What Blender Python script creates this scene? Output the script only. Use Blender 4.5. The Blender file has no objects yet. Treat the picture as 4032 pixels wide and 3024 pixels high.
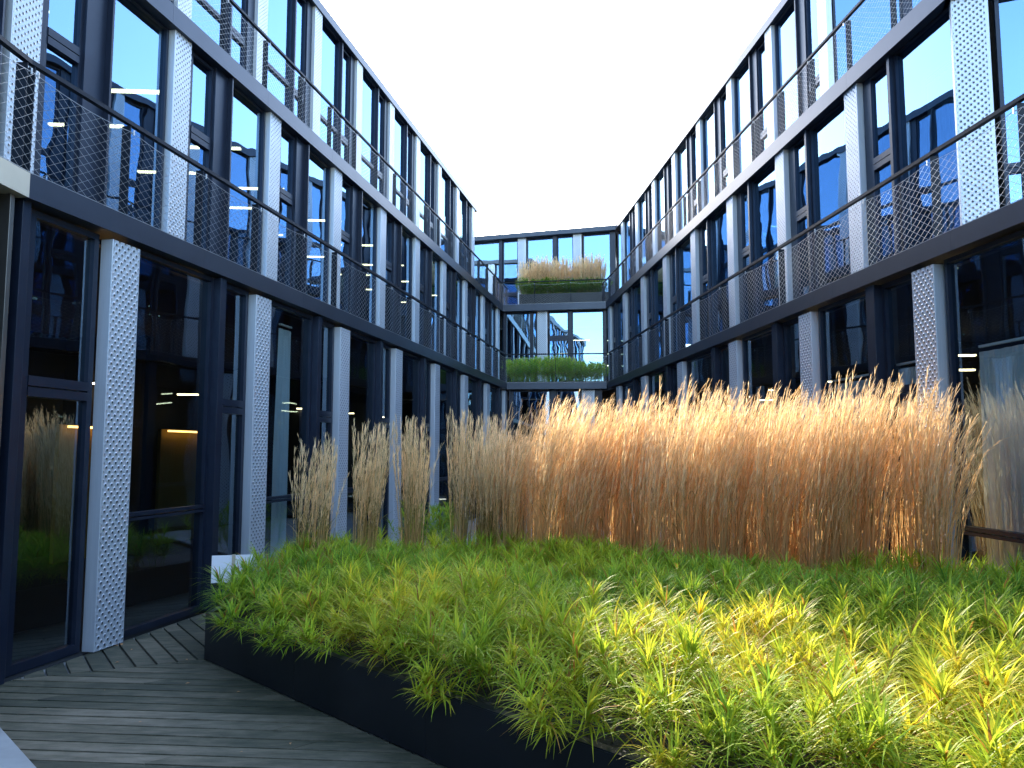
import bpy, math, random
import numpy as np
from mathutils import Vector
random.seed(7); RNG = np.random.default_rng(11)
R = math.radians
scene = bpy.context.scene
COL = scene.collection

# ------------------------------------------------------------------ materials
def mat(name):
    m = bpy.data.materials.new(name); m.use_nodes = True
    nt = m.node_tree; b = nt.nodes['Principled BSDF']
    return m, nt, b
def node(nt, typ, **kw):
    n = nt.nodes.new(typ)
    for k, v in kw.items():
        if k in n.inputs.keys(): n.inputs[k].default_value = v
        else: setattr(n, k, v)
    return n
def noise(nt, scale, detail=4, rough=.6, coord='Object', vec=None, stretch=None):
    tc = nt.nodes.new('ShaderNodeTexCoord')
    n = nt.nodes.new('ShaderNodeTexNoise'); n.inputs['Scale'].default_value = scale
    n.inputs['Detail'].default_value = detail; n.inputs['Roughness'].default_value = rough
    src = tc.outputs[coord]
    if stretch:
        mp = nt.nodes.new('ShaderNodeMapping'); mp.inputs['Scale'].default_value = stretch
        nt.links.new(src, mp.inputs['Vector']); src = mp.outputs[0]
    nt.links.new(src, n.inputs['Vector']); return n
def ramp(nt, src, stops):
    r = nt.nodes.new('ShaderNodeValToRGB'); e = r.color_ramp.elements
    while len(e) < len(stops): e.new(.5)
    for i, (p, c) in enumerate(stops):
        e[i].position = p; e[i].color = (*c, 1)
    nt.links.new(src, r.inputs[0]); return r
def bump(nt, b, src, strength, dist=.01):
    bp = nt.nodes.new('ShaderNodeBump'); bp.inputs['Strength'].default_value = strength
    bp.inputs['Distance'].default_value = dist
    nt.links.new(src, bp.inputs['Height']); nt.links.new(bp.outputs[0], b.inputs['Normal']); return bp

def simple(name, c0, c1, scale, rough, metal=0., bmp=0., stretch=None, spec=.5):
    m, nt, b = mat(name)
    n = noise(nt, scale, stretch=stretch)
    r = ramp(nt, n.outputs[0], [(.3, c0), (.7, c1)])
    nt.links.new(r.outputs[0], b.inputs['Base Color'])
    b.inputs['Roughness'].default_value = rough; b.inputs['Metallic'].default_value = metal
    b.inputs['Specular IOR Level'].default_value = spec
    if bmp: bump(nt, b, n.outputs[0], bmp)
    return m
MT = {}
MT['frame'] = simple('dark aluminium', (.009, .013, .026), (.014, .02, .036), 3, .38, .2, spec=.35)
MT['band'] = simple('slate metal cladding', (.022, .029, .045), (.032, .040, .058), 1.2, .36, .4)
MT['rail'] = simple('dark rail steel', (.008, .011, .018), (.013, .017, .026), 4, .5, .0, spec=.15)
MT['silver'] = simple('brushed silver', (.42, .45, .49), (.50, .525, .56), 2, .42, .35, stretch=(40, 40, 1))
MT['band_sunlit'] = simple('slate cladding painted sunlit', (.42, .38, .29), (.5, .45, .35), 1.2, .4, .4)  # band cladding with warm sunlight painted into its colour
MT['bronze'] = simple('bronze metal', (.14, .13, .115), (.18, .165, .15), 2, .35, .8)
MT['wire'] = simple('stainless wire', (.28, .28, .28), (.38, .38, .38), 9, .35, .5)
MT['planter'] = simple('black steel sheet', (.009, .011, .014), (.017, .019, .022), 1.3, .42, .2, bmp=.1, spec=.35)
MT['soil'] = simple('lava gravel soil', (.02, .017, .015), (.085, .07, .06), 55, .95, bmp=1.)
MT['slab'] = simple('concrete', (.25, .25, .24), (.33, .33, .32), 2.5, .85, bmp=.2)
MT['ground'] = simple('paving concrete', (.22, .21, .2), (.3, .29, .27), 1.4, .9, bmp=.2)
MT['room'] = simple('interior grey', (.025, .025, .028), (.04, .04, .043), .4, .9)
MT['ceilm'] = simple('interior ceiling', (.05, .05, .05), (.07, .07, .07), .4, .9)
MT['yellow'] = simple('ochre wall', (.20, .13, .03), (.25, .165, .04), .8, .8)
MT['wood'] = simple('orange wood', (.45, .2, .07), (.6, .3, .12), 3, .6, stretch=(8, 8, .6))
MT['curtain'] = simple('grey curtain', (.66, .7, .74), (.76, .8, .84), 2, .9)
MT['white'] = simple('white board', (.74, .72, .74), (.82, .8, .82), 3, .6)
MT['batten'] = simple('pale timber', (.4, .33, .24), (.5, .42, .3), 6, .8)

# perforated, dimpled silver sheet: staggered grid in the panel's own x/z
def dimple_mat():
    m, nt, b = mat('dimpled silver sheet')
    tc = nt.nodes.new('ShaderNodeTexCoord'); sp = nt.nodes.new('ShaderNodeSeparateXYZ')
    nt.links.new(tc.outputs['Object'], sp.inputs[0])
    def M(op, a, c=None, d=None):
        n = nt.nodes.new('ShaderNodeMath'); n.operation = op
        for i, v in enumerate((a, c, d)):
            if v is None: continue
            if isinstance(v, (int, float)): n.inputs[i].default_value = v
            else: nt.links.new(v, n.inputs[i])
        return n.outputs[0]
    P = .094
    def grid(ox, oz):
        fx = M('SUBTRACT', M('FRACT', M('DIVIDE', M('ADD', sp.outputs['X'], ox), P)), .5)
        fz = M('SUBTRACT', M('FRACT', M('DIVIDE', M('ADD', sp.outputs['Z'], oz), P)), .5)
        return M('SQRT', M('ADD', M('MULTIPLY', fx, fx), M('MULTIPLY', fz, fz)))
    d = M('MULTIPLY', M('MINIMUM', grid(P*.5+.037, 0), grid(.037, P*.5)), P)
    # keep a plain margin at both edges
    mr = nt.nodes.new('ShaderNodeMapRange'); mr.inputs['From Min'].default_value = .010; mr.inputs['From Max'].default_value = .0145
    nt.links.new(d, mr.inputs['Value'])
    edge = M('GREATER_THAN', M('ABSOLUTE', M('SUBTRACT', sp.outputs['X'], .225)), .208)
    fac = M('MAXIMUM', mr.outputs[0], edge)
    n = noise(nt, 1.3, 3)
    r = ramp(nt, n.outputs[0], [(.3, (.43, .46, .50)), (.7, (.51, .54, .58))])
    mx = nt.nodes.new('ShaderNodeMix'); mx.data_type = 'RGBA'
    mx.inputs['A'].default_value = (.03, .035, .045, 1)
    nt.links.new(fac, mx.inputs['Factor']); nt.links.new(r.outputs[0], mx.inputs['B'])
    nt.links.new(mx.outputs['Result'], b.inputs['Base Color'])
    b.inputs['Roughness'].default_value = .4; b.inputs['Metallic'].default_value = .35
    h = nt.nodes.new('ShaderNodeMapRange'); h.inputs['From Min'].default_value = .006; h.inputs['From Max'].default_value = .026
    h.inputs['To Min'].default_value = 1; h.inputs['To Max'].default_value = 0; h.interpolation_type = 'SMOOTHSTEP'
    nt.links.new(d, h.inputs['Value'])
    hh = M('MULTIPLY', h.outputs[0], M('SUBTRACT', 1., edge))
    bump(nt, b, hh, .9, .012)
    return m
MT['dimple'] = dimple_mat()

def glass_mat(name, ior, tint, wav, gtint=(.80, .90, 1.), top=.97):
    m = bpy.data.materials.new(name); m.use_nodes = True; nt = m.node_tree
    for n in list(nt.nodes): nt.nodes.remove(n)
    out = nt.nodes.new('ShaderNodeOutputMaterial')
    lw = nt.nodes.new('ShaderNodeLayerWeight'); lw.inputs['Blend'].default_value = .35
    fr = nt.nodes.new('ShaderNodeMapRange'); fr.inputs['To Min'].default_value = ior; fr.inputs['To Max'].default_value = top
    nt.links.new(lw.outputs['Fresnel'], fr.inputs['Value'])
    tr = nt.nodes.new('ShaderNodeBsdfTransparent'); tr.inputs[0].default_value = (*tint, 1)
    gl = nt.nodes.new('ShaderNodeBsdfGlossy'); gl.inputs['Roughness'].default_value = 0.; gl.inputs[0].default_value = (*gtint, 1)
    mx = nt.nodes.new('ShaderNodeMixShader')
    tc = nt.nodes.new('ShaderNodeTexCoord'); oi = nt.nodes.new('ShaderNodeObjectInfo')
    ad = nt.nodes.new('ShaderNodeVectorMath'); ad.operation = 'ADD'
    sc = nt.nodes.new('ShaderNodeVectorMath'); sc.operation = 'SCALE'; sc.inputs['Scale'].default_value = 40
    cb = nt.nodes.new('ShaderNodeCombineXYZ')
    nt.links.new(oi.outputs['Random'], cb.inputs[0]); nt.links.new(cb.outputs[0], sc.inputs[0])
    nt.links.new(tc.outputs['Object'], ad.inputs[0]); nt.links.new(sc.outputs[0], ad.inputs[1])
    n = nt.nodes.new('ShaderNodeTexNoise'); n.inputs['Scale'].default_value = .9; n.inputs['Detail'].default_value = 1.5
    nt.links.new(ad.outputs[0], n.inputs['Vector'])
    bp = nt.nodes.new('ShaderNodeBump'); bp.inputs['Strength'].default_value = 1; bp.inputs['Distance'].default_value = wav
    nt.links.new(n.outputs[0], bp.inputs['Height'])
    nt.links.new(bp.outputs[0], gl.inputs['Normal'])
    nt.links.new(fr.outputs[0], mx.inputs[0]); nt.links.new(tr.outputs[0], mx.inputs[1]); nt.links.new(gl.outputs[0], mx.inputs[2])
    nt.links.new(mx.outputs[0], out.inputs[0])
    return m
MT['glass'] = glass_mat('coated facade glass', .34, (.26, .36, .42), .0045, (.42, .68, 1.))
MT['glass0'] = glass_mat('ground floor glass', .17, (.56, .66, .68), .005, (.60, .80, 1.), .55)

def emis(name, c, s):
    m = bpy.data.materials.new(name); m.use_nodes = True; nt = m.node_tree
    b = nt.nodes['Principled BSDF']; b.inputs['Base Color'].default_value = (.8, .8, .8, 1)
    b.inputs['Emission Color'].default_value = (*c, 1); b.inputs['Emission Strength'].default_value = s
    return m
MT['lamp'] = emis('lit lamp tube', (1., .78, .42), 1.6)
MT['washlamp'] = emis('lit wall washer', (1., .5, .12), 1.2)

def deck_mat():
    m, nt, b = mat('weathered grey decking')
    oi = nt.nodes.new('ShaderNodeNewGeometry')
    n1 = noise(nt, 1.1, 6, .65, 'Generated'); 
    tc = nt.nodes.new('ShaderNodeTexCoord')
    mp = nt.nodes.new('ShaderNodeMapping'); mp.inputs['Scale'].default_value = (1.5, 6, 1); mp.inputs['Rotation'].default_value = (0, 0, R(5.5))
    nt.links.new(tc.outputs['Object'], mp.inputs[0])
    n2 = nt.nodes.new('ShaderNodeTexNoise'); n2.inputs['Scale'].default_value = 2.2; n2.inputs['Detail'].default_value = 7; n2.inputs['Roughness'].default_value = .7
    nt.links.new(mp.outputs[0], n2.inputs['Vector'])
    n3 = noise(nt, .55, 4, .6)
    mx = nt.nodes.new('ShaderNodeMix'); mx.data_type = 'FLOAT'; mx.inputs['Factor'].default_value = .45
    nt.links.new(n2.outputs[0], mx.inputs['A']); nt.links.new(n3.outputs[0], mx.inputs['B'])
    ad = nt.nodes.new('ShaderNodeMath'); ad.operation = 'MULTIPLY_ADD'; ad.inputs[1].default_value = .17; 
    nt.links.new(oi.outputs['Random Per Island'], ad.inputs[0]); nt.links.new(mx.outputs['Result'], ad.inputs[2])
    r = ramp(nt, ad.outputs[0], [(.42, (.016, .019, .010)), (.54, (.045, .045, .024)), (.64, (.098, .084, .052)), (.80, (.20, .165, .115))])
    nt.links.new(r.outputs[0], b.inputs['Base Color']); b.inputs['Roughness'].default_value = .78
    bump(nt, b, n2.outputs[0], .35, .01)
    return m
MT['deck'] = deck_mat()

def leaf_mat(name, trans=.45, rough=.5):
    m = bpy.data.materials.new(name); m.use_nodes = True; nt = m.node_tree
    b = nt.nodes['Principled BSDF']; out = nt.nodes['Material Output']
    at = nt.nodes.new('ShaderNodeAttribute'); at.attribute_name = 'tint'
    n = noise(nt, 2.5, 2)
    hs = nt.nodes.new('ShaderNodeHueSaturation'); hs.inputs['Saturation'].default_value = 1.
    mr = nt.nodes.new('ShaderNodeMapRange'); mr.inputs['To Min'].default_value = .8; mr.inputs['To Max'].default_value = 1.2
    nt.links.new(n.outputs[0], mr.inputs['Value']); nt.links.new(mr.outputs[0], hs.inputs['Value'])
    nt.links.new(at.outputs['Color'], hs.inputs['Color'])
    b.inputs['Roughness'].default_value = rough; b.inputs['Specular IOR Level'].default_value = .12; nt.links.new(hs.outputs[0], b.inputs['Base Color'])
    tl = nt.nodes.new('ShaderNodeBsdfTranslucent'); nt.links.new(hs.outputs[0], tl.inputs[0])
    mx = nt.nodes.new('ShaderNodeMixShader'); mx.inputs[0].default_value = trans
    nt.links.new(b.outputs[0], mx.inputs[1]); nt.links.new(tl.outputs[0], mx.inputs[2])
    nt.links.new(mx.outputs[0], out.inputs[0])
    return m
MT['leaf'] = leaf_mat('sedge leaf', .5); MT['straw'] = leaf_mat('straw', .6, .65)

# ------------------------------------------------------------------ mesh helpers
class MB:
    def __init__(s): s.v = []; s.f = []; s.m = []
    def face(s, pts, mi=0):
        k = len(s.v); s.v += [tuple(p) for p in pts]; s.f.append(tuple(range(k, k+len(pts)))); s.m.append(mi)
    def box(s, x0, x1, y0, y1, z0, z1, mi=0, front=None):
        k = len(s.v)
        s.v += [(x0,y0,z0),(x1,y0,z0),(x1,y1,z0),(x0,y1,z0),(x0,y0,z1),(x1,y0,z1),(x1,y1,z1),(x0,y1,z1)]
        for i, q in enumerate([(0,3,2,1),(4,5,6,7),(0,1,5,4),(1,2,6,5),(2,3,7,6),(3,0,4,7)]):
            s.f.append(tuple(k+j for j in q)); s.m.append(front if (i == 2 and front is not None) else mi)
    def prism(s, poly, z0, z1, mi=0):
        # poly counter-clockwise in plan
        k = len(s.v); n = len(poly)
        s.v += [(x, y, z0) for x, y in poly] + [(x, y, z1) for x, y in poly]
        s.f.append(tuple(range(k+n-1, k-1, -1))); s.m.append(mi)
        s.f.append(tuple(range(k+n, k+2*n))); s.m.append(mi)
        for i in range(n):
            j = (i+1) % n; s.f.append((k+i, k+j, k+n+j, k+n+i)); s.m.append(mi)
    def tube(s, a, b, r, n=6, mi=0, r1=None, caps=True):
        a = Vector(a); b = Vector(b); d = (b-a).normalized(); r1 = r if r1 is None else r1
        u = d.orthogonal().normalized(); w = d.cross(u); k = len(s.v)
        for P, rr in ((a, r), (b, r1)):
            for i in range(n):
                t = 2*math.pi*i/n; s.v.append(tuple(P + (u*math.cos(t)+w*math.sin(t))*rr))
        for i in range(n):
            j = (i+1) % n; s.f.append((k+i, k+j, k+n+j, k+n+i)); s.m.append(mi)
        if caps:
            s.f.append(tuple(range(k+n-1, k-1, -1))); s.m.append(mi); s.f.append(tuple(range(k+n, k+2*n))); s.m.append(mi)
    def mesh(s, name, mats):
        me = bpy.data.meshes.new(name); me.from_pydata(s.v, [], s.f)
        for m in mats: me.materials.append(m)
        me.polygons.foreach_set('material_index', s.m); me.update(); return me
def link(name, me, parent=None, loc=(0,0,0), rz=0., bevel=0):
    o = bpy.data.objects.new(name, me); COL.objects.link(o)
    if parent: o.parent = parent
    o.location = loc; o.rotation_euler = (0, 0, rz)
    if bevel:
        b = o.modifiers.new('bevel', 'BEVEL'); b.width = bevel; b.segments = 2; b.limit_method = 'ANGLE'
    return o
def tag(o, label=None, cat=None, group=None, kind=None):
    for k, v in (('label', label), ('category', cat), ('group', group), ('kind', kind)):
        if v: o[k] = v
    return o
def empty(name, loc=(0,0,0)):
    o = bpy.data.objects.new(name, None); COL.objects.link(o); o.location = loc; return o

# ------------------------------------------------------------------ camera frame (metres, deck level z=0, camera over the origin)
EYE = 2.1; PITCH = 5.065
AL, AR = 11.16, -4.73                    # bearings of the two long wings, degrees right of +Y
Z1, Z2, Z3 = 4.73, 9.17, 14.94           # slab tops, roof edge
def vec(az): a = R(az); return np.array([math.sin(a), math.cos(a)])

class Facade:
    """local x runs along the wall with the inside on its left (+y inward)"""
    def __init__(s, root, P0, az_dir):    # az_dir: bearing of local +x
        s.root = root; s.P = np.array(P0, float); s.t = vec(az_dir); s.rz = R(90-az_dir)
        s.n = np.array([-s.t[1], s.t[0]])  # inward
    def w(s, x, y=0.):
        return s.P + s.t*x + s.n*y
    def put(s, name, me, x, z, y=0., parent=None, bevel=0):
        p = s.w(x, y); L = s.root.location
        if parent: 
            return link(name, me, parent, (0,0,0), 0, bevel)
        return link(name, me, s.root, (p[0]-L.x, p[1]-L.y, z-L.z), s.rz, bevel)
CACHE = {}
def pil_mesh(w, h, d):
    k = ('pil', round(w, 2), round(h, 2), round(d, 2))
    if k not in CACHE:
        m = MB(); m.box(0, w, -d, .12, 0, h, 0, front=1)
        CACHE[k] = m.mesh('pilaster', [MT['silver'], MT['dimple']])
    return CACHE[k]
def pilaster(F, x, z0, z1, w=.45, d=.0):
    return F.put('pilaster', pil_mesh(w, z1-z0, d), x, z0, bevel=.006)
def window(F, x0, x1, z0, z1, rec=.06, transoms=(), fw=.055, glass='glass'):
    w, h = x1-x0, z1-z0
    k = ('win', round(w, 2), round(h, 2), round(rec, 2), tuple(round(t-z0, 2) for t, _ in transoms), fw)
    if k not in CACHE:
        m = MB(); y0, y1 = rec, rec+.09
        m.box(0, fw, y0, y1, 0, h); m.box(w-fw, w, y0, y1, 0, h)
        m.box(fw, w-fw, y0, y1, 0, fw*1.3); m.box(fw, w-fw, y0, y1, h-fw, h)
        if rec > .1:                     # deep reveal lining
            m.box(-.02, .012, 0, rec, 0, h); m.box(w-.012, w+.02, 0, rec, 0, h); m.box(.012, w-.012, 0, rec, h-.02, h)
        tm = MB()
        for t, th in transoms:
            tm.box(fw, w-fw, y0-.012, y1, t-z0-th/2, t-z0-.012); tm.box(fw, w-fw, y0-.012, y1, t-z0+.004, t-z0+th/2)
        g = MB(); yg = rec+.05
        g.face([(fw, yg, fw), (w-fw, yg, fw), (w-fw, yg, h-fw), (fw, yg, h-fw)])
        CACHE[k] = (m.mesh('window', [MT['frame']]), g.mesh('pane', [MT[glass]]), tm.mesh('transom', [MT['frame']]) if transoms else None)
    f, g, t = CACHE[k]
    o = F.put('window', f, x0, z0, bevel=0)
    link('pane', g, o)
    if t: link('transom', t, o)
    return o
def mullion(F, x0, x1, z0, z1, d=.05, y1=.25):
    m = MB(); m.box(0, x1-x0, -d, y1, 0, z1-z0)
    return F.put('mullion', m.mesh('mullion', [MT['frame']]), x0, z0, bevel=.004)
def band(root, pts, z0, z1, depth=.3, name='floor_edge', joints=2.9, mt='band'):
    """metal fascia along a plan polyline; depth goes to the left of travel; split by fine joints"""
    m = MB(); L = root.location
    for (a, b) in zip(pts[:-1], pts[1:]):
        a = np.array(a); b = np.array(b); t = (b-a)/np.linalg.norm(b-a); n = np.array([-t[1], t[0]])
        ln = np.linalg.norm(b-a); k = max(1, int(round(ln/joints)))
        for i in range(k):
            p = a+t*(ln*i/k+(.003 if i else 0)); q = a+t*(ln*(i+1)/k)
            poly = [p, q, q+n*depth, p+n*depth]
            m.prism([(c[0]-L.x, c[1]-L.y) for c in poly], z0, z1)
    return link(name, m.mesh(name, [MT[mt]]), root)
def slab(root, poly, z0, z1, name='floor_slab', mt='ceilm'):
    m = MB(); L = root.location; m.prism([(p[0]-L.x, p[1]-L.y) for p in poly], z0, z1)
    return link(name, m.mesh(name, [MT[mt]]), root)
def wallbox(root, a, b, z0, z1, th=.1, name='inner_wall', mt='room'):
    a = np.array(a, float); b = np.array(b, float); t = (b-a)/np.linalg.norm(b-a); n = np.array([-t[1], t[0]])*th
    m = MB(); L = root.location
    m.prism([(p[0]-L.x, p[1]-L.y) for p in (a, b, b+n, a+n)], z0, z1)
    return link(name, m.mesh(name, [MT[mt]]), root)

# railing along a polyline: handrail (the part) > posts, net, cable clamps
def railing(root, pts, zb, h, step=1.46, off=0., knob=True):
    L = root.location
    hm = MB(); 
    for i, (a, b) in enumerate(zip(pts[:-1], pts[1:])):
        a = np.array(a); b = np.array(b); t = (b-a)/np.linalg.norm(b-a); n = np.array([-t[1], t[0]])*.03
        e = t*.012
        hm.prism([(p[0]-L.x, p[1]-L.y) for p in (a-e-n, b+e-n, b+e+n, a-e+n)], zb+h-.045+.002*i, zb+h+.002*i)
    hr = link('railing', hm.mesh('handrail', [MT['rail']]), root)
    pm = MB(); pm.box(-.006, .006, -.02, .09, 0, h-.05); pm.box(-.03, .03, -.03, .10, 0, .012)
    pme = pm.mesh('post', [MT['rail']])
    km = MB(); km.tube((0, -.06, h-.17), (0, -.06, h-.11), .009, 8); km.tube((0, -.07, h-.14), (0, -.02, h-.14), .005, 6)
    kme = km.mesh('cable_clamp', [MT['wire']])
    nm = MB()
    cw, ch = .150, .098
    for a, b in zip(pts[:-1], pts[1:]):
        a = np.array(a); b = np.array(b); ln = np.linalg.norm(b-a); t = (b-a)/ln; n = np.array([-t[1], t[0]])
        k = max(1, int(round((ln-off)/step))); rz = math.atan2(t[1], t[0])
        xs = [off+(ln-off)*i/k for i in range(k+1)]
        for x in xs:
            x = min(max(x, .05), ln-.05); p = a+t*x
            link('post', pme, hr, (p[0]-L.x, p[1]-L.y, zb), rz)
            if knob: link('cable_clamp', kme, hr, (p[0]-L.x, p[1]-L.y, zb), rz)
        H = h-.14
        def top(x):                       # top cable sags a little between its clamps
            u = (x-off) % ((ln-off)/k)/((ln-off)/k); return H-.05*4*u*(1-u)
        y = -.06
        def P(x, f): 
            q = a+t*x-n*.06; return (q[0]-L.x, q[1]-L.y, zb+.01+f*(top(x)-.01))
        nrow = int(round(H/(ch/2))); ncol = int(ln/(cw/2))
        dx = ln/ncol
        # zig-zag ropes: each pair of neighbouring rows pinched together at the knots
        for c in range(ncol):
            x0, x1 = c*dx, (c+1)*dx
            for r_ in range(nrow):
                up = (c+r_) % 2 == 0
                f0 = (r_+(0 if up else 1))/nrow; f1 = (r_+(1 if up else 0))/nrow
                A, B = P(x0, f0), P(x1, f1)
                nm.tube(A, B, .0021 if zb < 6 else .0016, 3, caps=False)
        m = 24*k//2
        for i in range(m):
            x0, x1 = ln*i/m, ln*(i+1)/m
            nm.tube(P(x0, 1), P(x1, 1), .0034, 4, caps=False); nm.tube(P(x0, 0), P(x1, 0), .004, 4, caps=False)
    link('wire_net', nm.mesh('wire_net', [MT['wire']]), hr)
    return hr

# ------------------------------------------------------------------ ceiling lamps (things hanging in the rooms)
lm = MB(); lm.box(-.75, .75, -.05, .05, .0, .03); LHOUSE = lm
def lamp_protos():
    a = MB(); a.box(-.7, .7, -.045, .045, .012, .06); a.tube((-.5, 0, .06), (-.5, 0, .45), .004, 4); a.tube((.5, 0, .06), (.5, 0, .45), .004, 4)
    b = MB(); b.box(-.68, .68, -.045, .045, -.02, .012)
    return a.mesh('housing', [MT['frame']]), b.mesh('tube', [MT['lamp']])
LA, LB = lamp_protos()
def lamp(p, z, rz, label, group, sx=1.):
    o = empty('ceiling_lamp', (p[0], p[1], z)); o.rotation_euler = (0, 0, rz); o.scale = (sx, 1, 1)
    tag(o, label, 'ceiling lamp', group)
    link('housing', LA, o); link('lamp_tube', LB, o)

# ================================================================== LEFT WING
LW = empty('office_wing', (-4.6, 7.0, 0))
tag(LW, 'left wing with dark glazing, silver dimpled panels and stepped-back upper floors', 'building', 'wings of the office building')
tL = vec(AL); nL = np.array([math.cos(R(AL)), -math.sin(R(AL))])      # nL points to the court
def PL(s, D): return tL*s + nL*D
# near stretch turns towards the camera
K0 = PL(6.05, -5.84); NA = vec(1.6)
def near(s, off): return K0 - NA*s + np.array([-math.cos(R(1.6)), math.sin(R(1.6))])*off
FL0 = Facade(LW, PL(0, -5.92), AL); FL1 = Facade(LW, PL(0, -7.6), AL); FL2 = Facade(LW, PL(0, -9.5), AL)
G0, G1 = .02, Z1-.26
# ground: pilaster, wide, narrow
xs = [7.25+3.035*k for k in range(8)]
window(FL0, 6.27, 7.20, G0, G1, .10, [(2.74, .2)], glass='glass0', fw=.07)
for k, x in enumerate(xs):
    pilaster(FL0, x, .01, Z1-.30, .45, .03)
    if x > 28: continue
    window(FL0, x+.47, x+2.10, G0, G1, .08, [(1.36, .09)], glass='glass0')
    mullion(FL0, x+2.10, x+2.24, G0, G1, .03)
    window(FL0, x+2.24, x+3.02, G0, G1, .09, [(2.74, .2)], glass='glass0', fw=.07)
wallbox(LW, PL(5.9, -6.3), PL(29.5, -6.3), G1, Z1-.22, .1, 'head_panel', 'frame')
# bronze corner posts where the ground floor turns
for p0, mt_, w_ in (((6.12, -5.99), 'frame', .1), ((5.93, -5.97), 'bronze', .05)):
    q = PL(*p0); m = MB(); m.box(-w_/2, w_/2, -.07, .07, 0, Z1-.24)
    link('corner_post', m.mesh('corner_post', [MT[mt_]]), LW, (q[0]-LW.location.x, q[1]-LW.location.y, 0), R(90-AL), .004)
FN = Facade(LW, near(24, .16), 1.6)
for k in range(8):
    x = 24-.42-2.5*(k+1)
    window(FN, x+.12, x+2.45, G0, G1, .08, [(1.36, .09)] if k % 2 else [(2.74, .2)], glass='glass0')
    mullion(FN, x+2.45, x+2.62, G0, G1, .03)
# level 1: pilaster, narrow, mullion, wide
X1 = [7.45+3.05*k for k in range(10)]
for x in X1:
    pilaster(FL1, x, Z1+.02, Z2-.3, .44, .03)
    if x > 33: window(FL1, x+.46, 37.0, Z1+.03, Z2-.3, .08); continue
    window(FL1, x+.60, x+1.24, Z1+.03, Z2-.34, .08, [(7.44, .22)], fw=.05)
    mullion(FL1, x+1.24, x+1.62, Z1+.03, Z2-.3, -.03, .3)
    mullion(FL1, x+1.62, x+1.66, Z1+.03, Z2-.3, .06, .1)
    window(FL1, x+1.66, x+3.03, Z1+.03, Z2-.3, .07)
    mullion(FL1, x+.45, x+.60, Z1+.03, Z2-.3, -.06, .3)
FN1 = Facade(LW, PL(7.4, -7.6)-NA*24, 1.6)
for k in range(8):
    x = 24-3.0*(k+1)
    window(FN1, x+.5, x+2.0, Z1+.03, Z2-.3, .07); window(FN1, x+2.1, x+2.95, Z1+.03, Z2-.3, .15, [(7.44, .22)]); pilaster(FN1, x, Z1+.02, Z2-.3, .44, .03)
# level 2: pilaster, wide, narrow
X2 = [10.14+3.04*k for k in range(10)]
for i, x in enumerate(X2):
    pilaster(FL2, x, Z2+.02, Z3-.24, .46, .03)
    if i == 9: continue
    window(FL2, x+.48, x+1.92, Z2+.03, Z3-.24, .07, [(11.78, .1)])
    mullion(FL2, x+1.92, x+1.98, Z2+.03, Z3-.24, .01, .2)
    window(FL2, x+1.98, x+2.74, Z2+.03, Z3-.3, .10, [(11.78, .2)])
    mullion(FL2, x+2.74, x+3.04, Z2+.03, Z3-.24, -.06, .32)
FN2 = Facade(LW, PL(10.14, -9.5)-NA*27, 1.6)
for k in range(9):
    x = 27-3.0*(k+1)
    window(FN2, x+.5, x+2.0, Z2+.03, Z3-.3, .07); window(FN2, x+2.1, x+2.95, Z2+.03, Z3-.3, .15); pilaster(FN2, x, Z2+.02, Z3-.24, .44, .03)
# edges (fascia) and slabs. travel direction keeps the inside on the left of travel
E1 = [K0, PL(28.57, -5.84)]
band(LW, E1, Z1-.24, Z1, .35, 'floor_edge')
band(LW, [near(24, 0), K0], Z1-.238, Z1-.002, .33, 'floor_edge', mt='band_sunlit')  # near stretch: sunlight put into the fascia colour, no separate cladding
E2 = [PL(7.35, -7.5)-NA*25, PL(7.35, -7.5), PL(37.15, -7.5)]
band(LW, E2, Z2-.32, Z2, .35, 'floor_edge')
E3 = [PL(10.0, -9.42)-NA*28, PL(10.0, -9.42), PL(38.4, -9.42)]
band(LW, E3, Z3-.26, Z3, .4, 'roof_edge')
# turned end of the top floor
FE = Facade(LW, PL(38.3, -9.5), AL-78)
for k in range(2):
    window(FE, .1+2.9*k, 2.4+2.9*k, Z2+.03, Z3-.26, .07); pilaster(FE, 2.44+2.9*k, Z2+.02, Z3-.26, .44, .03)
band(LW, [PL(38.4, -9.42), PL(38.4, -9.42)+vec(AL-78)*8], Z3-.26, Z3-.002, .4, 'roof_edge')
IN = -17.
slab(LW, [near(23.9, .3), near(0, .3), PL(28.6, -6.14), PL(44, -6.14), PL(44, IN), near(23.9, 12)], Z1-.235, Z1-.01)
slab(LW, [PL(7.35, -7.8)-NA*24.9, PL(7.35, -7.8), PL(44, -7.8), PL(44, IN), PL(7.35, IN)-NA*24.9], Z2-.315, Z2-.01)
slab(LW, [PL(10, -9.8)-NA*27.9, PL(10, -9.8), PL(38.3, -9.8), PL(38.3, IN), PL(10, IN)-NA*27.9], Z3-.25, Z3-.03)
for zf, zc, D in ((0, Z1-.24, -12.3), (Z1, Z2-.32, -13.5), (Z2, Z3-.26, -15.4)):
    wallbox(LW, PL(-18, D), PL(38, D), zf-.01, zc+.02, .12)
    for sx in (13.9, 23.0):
        wallbox(LW, PL(sx, D), PL(sx, D+1.9), zf, zc, .12)

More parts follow.
